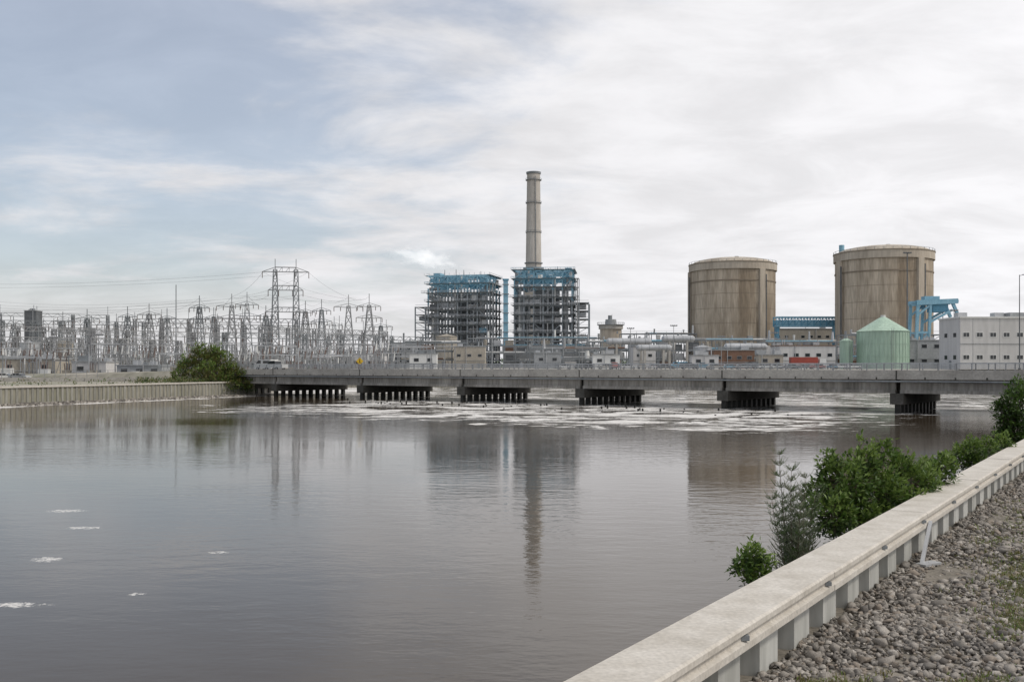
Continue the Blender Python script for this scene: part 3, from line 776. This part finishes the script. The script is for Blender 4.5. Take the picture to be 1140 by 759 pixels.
def rack(name,x0,x1,ytop,d,levels,seed,base=YZ,dep=8):
    rnd=random.Random(seed); c=PX((x0+x1)/2,0,d); w=(x1-x0)*d/F; h=PX(0,ytop,d).z-base
    mb=MB(); n=max(2,int(w/6)); 
    for i in range(n+1):
        x=-w/2+w*i/n
        for y in (0,dep): mb.box((x,y,h/2),(.35,.35,h),'steelmid')
        if rnd.random()<.5: mb.cyl((x+rnd.uniform(-2,2),dep*.5,h),rnd.uniform(.2,.8),rnd.uniform(.2,.6),rnd.uniform(1,4.5),rnd.choice(['silver','grey','white','steelmid']),10)
    for l in range(levels):
        z=h*(l+1)/levels
        for y in (0,dep): mb.beam((-w/2,y,z-.2),(w/2,y,z-.2),.3,'steelmid',.4)
        mb.beam((-w/2,-.2,z+1),(w/2,-.2,z+1),.1,'steel')
        for i in range(n+1):
            mb.beam((-w/2+w*i/n,0,z-.2),(-w/2+w*i/n,dep,z-.2),.3,'steelmid')
            mb.box((-w/2+w*i/n,-.2,z+.5),(.1,.1,1),'steel')
        for p in range(5):
            r=rnd.uniform(.12,.4); xa=rnd.uniform(-.5,.1)*w; xb=rnd.uniform(.15,.5)*w; yy=rnd.uniform(.6,dep-.6)
            mb.tube((xa,yy,z+r),(xb,yy,z+r),r,rnd.choice(['silver','grey','white','tan','steelmid','brown','blueb']),8)
            mb.tube((xa,yy,z+r),(xa,yy,z+r-rnd.uniform(-2,4)),r,'silver',8)
        for i in range(n):
            x=-w/2+w*(i+.5)/n; q=rnd.random(); hh=h/levels
            if q<.25: mb.beam((x-w/n/2,0,z-hh),(x+w/n/2,0,z),.2,'steelmid')
            elif q<.6: mb.box((x,rnd.uniform(1.5,4),z-hh+hh*.35),(w/n*rnd.uniform(.4,.8),2.5,hh*.7),rnd.choice(['grey','tan','white','boiler','silver','steeldk','offwhite','brown']))
            elif q<.8: mb.cyl((x,rnd.uniform(1.5,4),z-hh),rnd.uniform(.6,1.3),rnd.uniform(.6,1.3),hh*.8,rnd.choice(['silver','white','tan']),14)
    return mb.build(name,(c.x,c.y,base))

building('equipment_building',430,470,383,470,14,'grey',2)
rack('pipe_rack',432,520,381,430,3,1)
building('equipment_building',505,540,386,420,15,'tan',1)
rack('pipe_rack',520,668,376,500,4,2)
building('turbine_building',560,665,384,520,30,'boiler',2,win=False)
rack('pipe_rack',655,765,380,430,3,3)
rack('pipe_rack',692,775,371,470,4,4)
building('equipment_building',705,730,386,400,12,'offwhite',1)
rack('turbine_deck',765,875,378,430,3,5)
building('auxiliary_building',862,935,366,470,24,'tan',2)
rack('pipe_rack',850,950,380,380,2,6)
building('warehouse',795,840,390,350,14,'brown',1,roofk='grey')
building('equipment_building',868,930,385,340,12,'offwhite',1,roofk='brown')
building('equipment_building',1008,1050,379,300,14,'grey',2)
rack('pipe_rack',940,1050,372,350,3,8)
rack('pipe_rack',590,700,388,390,2,18)
building('equipment_building',595,625,393,360,10,'grey',1)
building('office_trailer',660,690,395,330,4,'white',1)
building('office_trailer',770,800,396,320,4,'offwhite',1)
building('office_trailer',845,872,395,310,4,'tan',1)
building('office_trailer',456,486,394,330,5,'white',1)

for (x,y,d,l,r) in ((700,380,390,8,1.3),(728,387,380,6,1.2),(755,377,410,6,1.4),(830,386,360,7,1.3)):
    c=PX(x,y,d); mb=MB(); 
    mb.tube((-l,0,0),(l,0,0),r,'silver',18); mb.tube((-l-.8,0,0),(-l,0,0),r*.5,'silver',18,r); mb.tube((l,0,0),(l+.8,0,0),r,'silver',18,r*.5)
    for s in (-.6,.6): mb.box((s*l,0,-(c.z-YZ)/2-r/2),(.8,2,(c.z-YZ)-r*.5),'conc')
    for s in (-.8,-.3,.3,.8): mb.tube((s*l-.08,0,0),(s*l+.08,0,0),r+.05,'steelmid',18)
    mb.cyl((0,0,r-.1),.4,.4,.9,'steelmid',10)
    mb.build('pressure_vessel',c)

d=445; a=PX(864,0,d); b=PX(934,0,d); zt=PX(0,353,d).z; zb=PX(0,363,d).z
mb=MB()
for y in (0,5):
    mb.beam((a.x,a.y+y,zt),(b.x,b.y+y,zt),.6,'blueb'); mb.beam((a.x,a.y+y,zb),(b.x,b.y+y,zb),.6,'blueb')
    mb.box(((a.x+b.x)/2,a.y+y+.3,(zt+zb)/2-.4),(b.x-a.x,.2,(zt-zb)*.55),'blueb')
    for i in range(11):
        x=a.x+(b.x-a.x)*i/10; mb.beam((x,a.y+y-.2,zb),(x,a.y+y-.2,zt),.35,'blue')
        if i<10: mb.beam((x,a.y+y-.2,zb),(x+(b.x-a.x)/10,a.y+y-.2,zt),.25,'blue')
for x in (a.x+1,b.x-1):
    mb.box((x,a.y+2.5,(zb+YZ)/2),(1.2,4,zb-YZ),'blue')
mb.build('gantry_crane_girder')

d=330; mb=MB(); c=PX(1042,0,d)
def q(x,y,dy=0): 
    p=PX(x,y,d)-Vector((c.x,c.y,YZ)); p.y+=dy; return p
for dy in (0,6):
    mb.beam(q(1020,337,dy),q(1066,335,dy),1.3,'blueb',1.6)
    mb.beam(q(1022,337,dy),q(1019,402,dy),.9,'blueb'); mb.beam(q(1036,337,dy),q(1033,402,dy),.8,'blueb')
    mb.beam(q(1060,336,dy),q(1067,352,dy),.9,'blueb'); mb.beam(q(1020,352,dy),q(1036,339,dy),.6,'blueb')
    mb.beam(q(1036,358,dy),q(1060,345,dy),.7,'blueb'); mb.beam(q(1020,370,dy),q(1035,370,dy),.6,'blueb')
    mb.beam(q(1021,385,dy),q(1034,370,dy),.4,'blueb')
for (x,y) in ((1020,337),(1036,337),(1066,335),(1050,336)): mb.beam(q(x,y),q(x,y,6),.8,'blueb')
p=q(1048,342,3); mb.box((p.x,p.y,p.z),(5,5,3),'blue'); p=q(1040,332,3); mb.box((p.x,p.y,p.z),(5,3,1.6),'blueb')
mb.beam(q(1054,345,3),q(1054,365,3),.2,'steeldk')
mb.build('gantry_crane',(c.x,c.y,YZ))

d=262; x0=PX(1069,0,d).x; zt=PX(0,354,d).z-YZ; mb=MB(); w=62; dep=12
mb.box((w/2,dep/2,zt/2),(w,dep,zt),'offwhite')
mb.box((w/2,dep/2,zt+.2),(w+.5,dep+.5,.4),'white')
mb.box((w/2+.1,-.06,zt*.50),(w+.2,.16,.14),'grey')
mb.box((w/2+4,dep/2,zt+1.0),(w-22,dep-6,1.3),'grey')
for zc_ in (PX(0,372.5,d).z-YZ, PX(0,397.5,d).z-YZ):
    x=1.6
    while x<w:
        mb.box((x,-.02,zc_),(1.85,.08,1.35),'white'); mb.box((x,-.03,zc_),(1.55,.10,1.05),'glass'); mb.box((x,-.07,zc_),(.06,.04,1.0),'white')
        x+=3.6
    for y in (3,8): mb.box((-.02,y,zc_),(.1,1.5,1.05),'glass')
for x in np.arange(3.4,w,7.2): mb.box((x,-.01,zt/2),(.06,.06,zt-.2),'grey')
for x in (3,13,22): mb.box((x,6,zt+1.0),(2.5,2.5,1.4),'silver')
mb.box((0-.02,5.5,1.2),(.1,1.2,2.2),'steelmid')
mb.build('office_building',(x0,d,YZ),math.radians(2))

def pole(name,x,ytop,d,base,r=.22,key='steelmid',arm=0,head=True):
    c=PX(x,0,d); h=PX(0,ytop,d).z-base; mb=MB()
    mb.cyl((0,0,0),r,r*.55,h,key,10); mb.cyl((0,0,0),r*1.8,r*1.8,.4,key,10)
    if arm:
        mb.beam((0,0,h-.2),(arm,0,h+.1),.12,key); mb.box((arm,0,h+.05),(.9,.35,.2),key)
    elif head:
        mb.beam((-1,0,h-.3),(1,0,h-.3),.14,key)
        for s in (-1,-.35,.35,1): mb.box((s,-.15,h-.1),(.45,.3,.4),key)
    return mb.build(name,(c.x,c.y,base))
pole('light_pole',1010,281,300,YZ,.28,'steeldk')
pole('street_lamp',1135,306,245,YZ,.16,'steeldk',1.2)
pole('light_pole',196,317,330,GZ,.25,'steelmid',0,False)
for (x,y,d) in ((548,368,300),(605,376,320),(648,372,330),(702,365,330),(750,362,340),(803,374,320),(862,370,330),(1062,345,300),(495,376,310)):
    pole('light_pole',x,y,d,YZ,.14,'steel')
for (x,y,d) in ((110,372,240),(60,375,260),(405,378,260),(365,382,250)):
    pole('light_pole',x,y,d,GZ,.14,'steel')

# ------------------------------------------------------------------ switchyard
def lattice(mb,c,h,bw,tw,n,leg,br,key='steel'):
    c=Vector(c)
    for i in range(n):
        t0=(i/n); t1=((i+1)/n); w0=bw+(tw-bw)*t0; w1=bw+(tw-bw)*t1; z0=h*t0; z1=h*t1
        q=[(-1,-1),(1,-1),(1,1),(-1,1)]
        for j in range(4):
            a,b=q[j],q[(j+1)%4]
            A=c+Vector((a[0]*w0/2,a[1]*w0/2,z0)); A1=c+Vector((a[0]*w1/2,a[1]*w1/2,z1))
            B=c+Vector((b[0]*w0/2,b[1]*w0/2,z0)); B1=c+Vector((b[0]*w1/2,b[1]*w1/2,z1))
            mb.beam(A,A1,leg,key); mb.beam(A,B1,br,key); mb.beam(B,A1,br,key); mb.beam(A1,B1,br,key)
def insul(mb,p,l,k='insul'):
    mb.tube(p,(p[0],p[1],p[2]-l),.13,k,6)
def tower(x,ytop,d,bw=5.5,arms=2,al=5.0,name='lattice_tower',key='steel'):
    c=PX(x,0,d); h=PX(0,ytop,d).z-GZ; mb=MB()
    hb=h*.86
    lattice(mb,(0,0,0),hb,bw,1.1,7,.26,.13,key)
    mb.beam((0,0,hb-.5),(0,0,h),.22,key)
    for a in range(arms):
        z=hb-.6-a*4.2; L_=al*(1+.12*a)
        for s in (-1,1):
            mb.beam((0,-.4,z),(s*L_,0,z+.2),.2,key); mb.beam((0,.4,z),(s*L_,0,z+.2),.2,key); mb.beam((0,0,z+1.4),(s*L_,0,z+.2),.16,key)
            mb.beam((s*L_*.5,-.2,z),(s*L_*.5,0,z+.8),.12,key)
            insul(mb,(s*L_,0,z+.1),1.6)
            insul(mb,(s*L_*.55,0,z+.1),1.4)
    mb.build(name,(c.x,c.y,GZ),U(-.3,.3))
TW=[(97,344,380),(142,341,400),(166,338,380),(186,343,420),(222,329,365),(238,342,430),(258,327,360),(275,325,375),(296,340,400),(340,335,370),(358,333,390),(388,328,360),(411,327,362),(15,352,420),(42,351,430),(70,347,420),(-15,345,400),(-35,350,420),(372,352,420),(424,354,430),(120,352,450)]
for x,y,d in TW: tower(x,y,d,U(4.5,6),random.choice([1,2,2]),U(3.5,5.5),key=random.choice(['steel','steelmid','steelmid']))
d=350; c=PX(318,0,d); h=PX(0,290,d).z-GZ; mb=MB()
for s in (-1,1):
    lattice(mb,(s*3.6,0,0),h*.92,3.4,1.2,11,.26,.13,'steelmid'); mb.beam((s*3.6,0,h*.9),(s*3.6,0,h+.5),.22,'steelmid')
for z,l in ((h*.90,8.0),(h*.74,6.0),(h*.55,7.0)):
    for y in (-.6,.6):
        mb.beam((-l,y*.3,z),(l,y*.3,z),.25,'steel'); mb.beam((-3.6,y,z+1.6),(3.6,y,z+1.6),.2,'steel')
    for s in (-1,1): mb.beam((s*3.6,0,z+1.6),(s*l,0,z),.2,'steel')
    for xx in (-l,-l*.4,l*.4,l): insul(mb,(xx,0,z),2.2)
    for i in range(6):
        xa=-3.6+i*1.2; mb.beam((xa,0,z),(xa+1.2,0,z+1.6) if i%2 else (xa+.1,0,z+1.6),.13,'steel')
mb.build('transmission_tower',(c.x,c.y,GZ),.15)

def gantry(x0,x1,ybeam,d,cols,seed,dd=0):
    rnd=random.Random(seed); mb=MB(); o=PX(x0,0,d); e=PX(x1,0,d+dd); h=PX(0,ybeam,d).z-GZ
    v=Vector((e.x-o.x,e.y-o.y,0)); kk=rnd.choice(['steel','steelmid'])
    for i in range(cols):
        p=v*(i/(cols-1)); lattice(mb,p,h,1.8,1.0,6,.2,.11,kk); 
        if rnd.random()<.6: mb.beam((p.x,p.y,h),(p.x,p.y,h+rnd.uniform(2,5)),.16,kk)
    n=(cols-1)*7; u=v.normalized(); w=Vector((-u.y,u.x,0))*.6
    for zz in (0,-1.5):
        for s in (-1,1): mb.beam(w*s+Vector((0,0,h+zz)),v+w*s+Vector((0,0,h+zz)),.18,kk)
    for i in range(n):
        a=v*(i/n); b=v*((i+1)/n)
        for s in (-1,1):
            z0,z1=((0,-1.5) if i%2 else (-1.5,0)); mb.beam(a+w*s+Vector((0,0,h+z0)),b+w*s+Vector((0,0,h+z1)),.11,kk)
        if rnd.random()<.4: insul(mb,(a.x,a.y,h-1.5),rnd.uniform(1.5,2.6))
    mb.build('switchyard_gantry',(o.x,o.y,GZ))
gantry(-40,130,362,330,7,1,30); gantry(60,250,366,300,6,2,40); gantry(180,330,360,340,6,3,20); gantry(290,430,364,330,6,4,40)
gantry(-30,160,356,400,7,5,20); gantry(150,330,355,410,7,6,0); gantry(250,420,370,280,5,7,30); gantry(-60,90,374,270,5,8,20); gantry(330,470,374,380,5,9,10)
gantry(100,200,376,250,4,10,30)
gantry(0,120,348,440,4,12,20)
mb=MB(); rnd=random.Random(99)
for i in range(560):
    d=rnd.uniform(235,420); x=rnd.uniform(-60,440); c=PX(x,0,d); q_=rnd.random(); 
    z=GZ
    if q_<.55:
        h=rnd.uniform(3.5,8.5)*(.9 if d<300 else 1.2); mb.box((c.x,c.y,z+h/2),(.22,.22,h),rnd.choice(['steel','silver','steel','steelmid'])); mb.tube((c.x,c.y,z+h),(c.x,c.y,z+h+1.6),.17,rnd.choice(['insul','grey','white']),6)
        if rnd.random()<.6:
            L_=rnd.uniform(5,16); mb.tube((c.x,c.y,z+h+1.6),(c.x+L_,c.y+rnd.uniform(-2,2),z+h+1.6),.10,'silver',6); mb.box((c.x+L_,c.y,z+h/2+.8),(.2,.2,h+1.6),'steel')
    elif q_<.8:
        h=rnd.uniform(4,7)
        for s in (-1.5,0,1.5):
            mb.box((c.x+s,c.y,z+h/2),(.18,.18,h),'steel'); mb.tube((c.x+s,c.y,z+h),(c.x+s+.3,c.y,z+h+2),.16,rnd.choice(['insul','white']),6)
        mb.beam((c.x-2,c.y,z+h),(c.x+2,c.y,z+h),.25,'steel'); mb.beam((c.x-1.5,c.y,z),(c.x,c.y,z+h),.1,'steel')
    else:
        s=rnd.uniform(1,2.4); mb.box((c.x,c.y,z+s*.7),(s*1.5,s,s*1.4),rnd.choice(['grey','tan','white','steelmid']))
        for a in (-.4,0,.4): mb.tube((c.x+a*s,c.y,z+s*1.4),(c.x+a*s*1.3,c.y,z+s*1.4+1.8),.14,'insul',6)
mb.build('switchyard_equipment')
building('control_house',0,60,400,255,10,'tan',1,GZ)
building('control_house',80,118,403,245,8,'offwhite',1,GZ)
building('control_house',270,308,398,300,10,'grey',1,GZ)
building('control_house',378,428,394,330,10,'offwhite',1,GZ)
building('dark_equipment_tower',27,40,346,440,6,'steeldk',1,GZ,win=False)
building('control_house',130,180,407,235,6,'grey',1,GZ)
mb=MB()
a=Vector((-150,205,0)); b=Vector((-66,212,0))
for i in range(40):
    p=a.lerp(b,i/39); mb.box((p.x,p.y,GZ+1.1),(.08,.08,2.2),'steel')
for z in (.15,1.1,2.15): mb.beam((a.x,a.y,GZ+z),(b.x,b.y,GZ+z),.05,'steel')
mb.build('fence')
mb=MB(); 
for i in range(18): mb.prism([(-133+i*3.9,GZ),(-129.2+i*3.9,GZ),(-129.2+i*3.9,GZ+.8),(-133+i*3.9,GZ+.8)],191.8+U(-.1,.1),192.2,'conc')
mb.build('concrete_barrier')

def wire(p,q_,sag,mb,w=.07,n=10):
    prev=p
    for i in range(1,n+1):
        t=i/n; c=p.lerp(q_,t); c.z-=sag*4*t*(1-t); mb.beam(prev,c,w,'wire'); prev=c
mb=MB(); hub=PX(318,303,350)
for i,(dy,sx) in enumerate([(0,-8),(0,8),(8,-6),(8,6)]):
    p=hub+Vector((sx,0,-dy)); 
    wire(p,Vector((-330,420+10*i,46-dy-i*2)),5,mb,.05,14)
    wire(p,PX(390+6*i,333,360),1.5,mb,.045)
    wire(p,PX(258+8*i,330,362),1.5,mb,.045)
for a_,b_ in zip(TW[:-1],TW[1:]):
    if abs(a_[0]-b_[0])<90:
        wire(PX(a_[0],a_[1]+3,a_[2]),PX(b_[0],b_[1]+3,b_[2]),1.2,mb,.045,6)
for i in range(5):
    wire(PX(-60,330+i*4,400),PX(230+10*i,332+i*2,380),3,mb,.045,12)
mb.build('power_lines')

mb=MB(); rnd=random.Random(5)
for i in range(1700):
    x=rnd.uniform(-150,760); d=rnd.uniform(640,760); c=PX(x,0,d); h=(4+3.5*math.sin(x*.09)+2.5*math.sin(x*.31+1))+rnd.uniform(0,3.5); h=max(h,3)
    for j in range(7):
        p=Vector((c.x+rnd.uniform(-3,3),d+rnd.uniform(-2,2),GZ+rnd.uniform(.0,1)*h))
        leaf(mb,p,Vector((U(-1,1),U(-1,1),U(-.3,1))),2.6,1.7,rnd.choice(['leafC','leafA','leafA']))
mb.build('distant_trees')

# ------------------------------------------------------------------ vehicles
def vehicle(name,loc,rz,key,kind='car'):
    mb=MB()
    if kind=='car':
        mb.prism([(-2.2,.32),(2.15,.32),(2.25,.6),(2.1,.85),(1.0,.98),(-1.9,1.0),(-2.22,.85)],-.88,.88,key)
        mb.prism([(1.05,.97),(.35,1.42),(-1.2,1.44),(-1.9,.99)],-.74,.74,'glass')
        mb.prism([(.42,1.40),(.30,1.47),(-1.15,1.49),(-1.3,1.42)],-.72,.72,key)
        for x in (.4,-.45,-1.25): mb.box((x,0,1.2),(.09,1.52,.46),key)
    elif kind=='van':
        mb.prism([(-2.6,.35),(2.5,.35),(2.6,.8),(2.4,1.15),(1.9,1.3),(1.2,2.05),(-2.55,2.1)],-.95,.95,key)
        mb.prism([(1.85,1.32),(1.25,1.95),(.4,1.95),(.4,1.32)],-.965,.965,'glass')
        mb.box((-1.2,0,1.6),(1.9,1.94,.5),'glass')
    else:
        mb.prism([(-2.7,.45),(2.5,.45),(2.65,.8),(2.5,1.1),(1.3,1.2),(-2.7,1.2)],-.92,.92,key)
        mb.prism([(1.35,1.18),(.7,1.75),(-.7,1.78),(-.8,1.18)],-.78,.78,'glass'); mb.prism([(.75,1.72),(.65,1.82),(-.72,1.85),(-.75,1.75)],-.77,.77,key)
        mb.box((-1.75,0,1.21),(1.7,1.5,.06),'black')
    for x in (-1.4,1.4):
        for y in (-.86,.86):
            mb.tube((x,y-.1,.34),(x,y+.1,.34),.34,'black',16); mb.tube((x,y-.12,.34),(x,y+.12,.34),.18,'silver',10)
    mb.box((2.2,.6,.7),(.1,.3,.15),'white'); mb.box((2.2,-.6,.7),(.1,.3,.15),'white'); mb.box((-2.22,.6,.75),(.08,.25,.15),'red'); mb.box((-2.22,-.6,.75),(.08,.25,.15),'red')
    mb.build(name,loc,rz)
ba=math.atan2(BD.y,BD.x)
p=BP(5.75,3,4.8); vehicle('parked_van',(p.x,p.y,4.8),ba,'white','van')
p=BP(6.5,2,4.4); vehicle('parked_car',(p.x,p.y,4.62),ba,'silver','car')
p=BP(5.3,-3,4.8); vehicle('pickup_truck',(p.x,p.y,4.8),ba,'white','truck')
for (x,d,k,kind) in ((6,215,'white','car'),(22,214,'grey','car'),(150,225,'white','truck'),(172,226,'silver','car')):
    c=PX(x,0,d); vehicle('parked_car',(c.x,c.y,GZ),U(-.2,.2),k,kind)
cols=['white','silver','grey','red','white','blue','steeldk','white','tan','black']
for i in range(24):
    x=630+i*14+U(-3,3); d=U(275,295); c=PX(x,0,d); vehicle('parked_car',(c.x,c.y,YZ),random.choice([0,math.pi])+U(-.1,.1)+(1.57 if R()<.3 else 0),random.choice(cols),random.choice(['car','car','truck','van']))
c=PX(900,0,300); mb=MB(); mb.box((-1.5,0,2.4),(8,2.5,2.3),'red'); mb.box((4.1,0,1.9),(2.2,2.4,2.4),'white',0,.9); mb.box((5.0,0,2.4),(.5,2.1,.9),'glass'); mb.box((0,0,.95),(11,1.2,.4),'black')
for x in (-4.5,-3.4,3.9):
    for y in (-1.1,1.1): mb.tube((x,y-.15,.5),(x,y+.15,.5),.5,'black',16)
mb.build('box_truck',(c.x,c.y,YZ))
mb=MB()
for i in range(95):
    x=-46+i*2.6; mb.box((x,267,YZ+.7),(.08,.08,1.4),'steel')
for z in (.7,1.38): mb.beam((-46,267,YZ+z),(200,263.5,YZ+z),.07,'steel')
mb.build('fence')

# ------------------------------------------------------------------ world / sky
w=bpy.data.worlds.new('World'); scene.world=w; w.use_nodes=True
N,L=w.node_tree.nodes,w.node_tree.links
bg=N['Background']; out=N['World Output']
SE,SA=math.radians(50),math.radians(108)
sky=N.new('ShaderNodeTexSky'); sky.sky_type='NISHITA'; sky.sun_disc=False; sky.sun_elevation=SE; sky.sun_rotation=SA
sky.dust_density=2.0
L.new(sky.outputs[0],bg.inputs['Color']); bg.inputs['Strength'].default_value=.13
tc=N.new('ShaderNodeTexCoord'); sp=N.new('ShaderNodeSeparateXYZ'); L.new(tc.outputs['Generated'],sp.inputs[0])
def mt(op,a,b=None,cl=False):
    x=N.new('ShaderNodeMath'); x.operation=op; x.use_clamp=cl
    for i,v in enumerate((a,b)):
        if v is None: continue
        if isinstance(v,(int,float)): x.inputs[i].default_value=v
        else: L.new(v,x.inputs[i])
    return x.outputs[0]
def mrr(v,a,b,c=0.,d=1.):
    x=N.new('ShaderNodeMapRange'); x.interpolation_type='SMOOTHSTEP'
    x.inputs[1].default_value=a;x.inputs[2].default_value=b;x.inputs[3].default_value=c;x.inputs[4].default_value=d
    L.new(v,x.inputs[0]); return x.outputs[0]
zc=mt('ADD',mt('MAXIMUM',sp.outputs[2],0.0),.16)
cb=N.new('ShaderNodeCombineXYZ'); L.new(mt('DIVIDE',sp.outputs[0],zc),cb.inputs[0]); L.new(mt('DIVIDE',sp.outputs[1],zc),cb.inputs[1])
n1=N.new('ShaderNodeTexNoise'); n1.inputs['Scale'].default_value=1.7; n1.inputs['Detail'].default_value=7; n1.inputs['Roughness'].default_value=.58; n1.inputs['Distortion'].default_value=.3
mpw=N.new('ShaderNodeMapping'); mpw.inputs['Location'].default_value=(3.1,1.7,0); mpw.inputs['Scale'].default_value=(.8,1,1)
L.new(cb.outputs[0],mpw.inputs[0]); L.new(mpw.outputs[0],n1.inputs['Vector'])
bias=mt('ADD',mt('MULTIPLY',sp.outputs[0],.55),mt('MULTIPLY',sp.outputs[2],-.35))
cov=mrr(mt('ADD',n1.outputs['Fac'],mt('ADD',bias,.17)),.38,.64,.38,1.0)
hor=mrr(sp.outputs[2],.17,.0,0.,1.)
cov=mt('MAXIMUM',cov,mt('MULTIPLY',hor,.97))
cov=mt('MAXIMUM',cov,mrr(sp.outputs[2],.40,.7,0,.85))  # unseen overhead cloud cover added for brighter light
n2=N.new('ShaderNodeTexNoise'); n2.inputs['Scale'].default_value=2.9; n2.inputs['Detail'].default_value=7; n2.inputs['Roughness'].default_value=.6; n2.inputs['Distortion'].default_value=.4
L.new(mpw.outputs[0],n2.inputs['Vector'])
shade=mt('ADD',mrr(n2.outputs['Fac'],.32,.68,-.08,.06),mt('MULTIPLY',sp.outputs[0],.18))
shade=mt('ADD',shade,.84)
cc=N.new('ShaderNodeCombineXYZ'); L.new(mt('MULTIPLY',shade,1.0),cc.inputs[0]); L.new(mt('MULTIPLY',shade,.993),cc.inputs[1]); L.new(mt('MULTIPLY',shade,1.015),cc.inputs[2])
bg2=N.new('ShaderNodeBackground'); L.new(cc.outputs[0],bg2.inputs['Color']); bg2.inputs['Strength'].default_value=1.0
ms=N.new('ShaderNodeMixShader'); L.new(cov,ms.inputs[0]); L.new(bg.outputs[0],ms.inputs[1]); L.new(bg2.outputs[0],ms.inputs[2])
L.new(ms.outputs[0],out.inputs['Surface'])

sd=bpy.data.lights.new('sun','SUN'); sd.energy=1.6; sd.angle=math.radians(8); sd.color=(1,.94,.85)
so=bpy.data.objects.new('sun',sd); scene.collection.objects.link(so)
dirv=Vector((math.sin(SA)*math.cos(SE),math.cos(SA)*math.cos(SE),math.sin(SE)))
so.rotation_euler=dirv.to_track_quat('Z','Y').to_euler()

cd=bpy.data.cameras.new('camera'); co=bpy.data.objects.new('camera',cd); scene.collection.objects.link(co)
co.location=(0,0,CH); co.rotation_euler=(math.radians(90),0,0)
cd.lens=35; cd.sensor_width=36; cd.shift_y=28.5/1140; cd.clip_start=.1; cd.clip_end=12000
scene.camera=co
scene.view_settings.view_transform='Standard'; scene.view_settings.look='None'; scene.view_settings.exposure=0
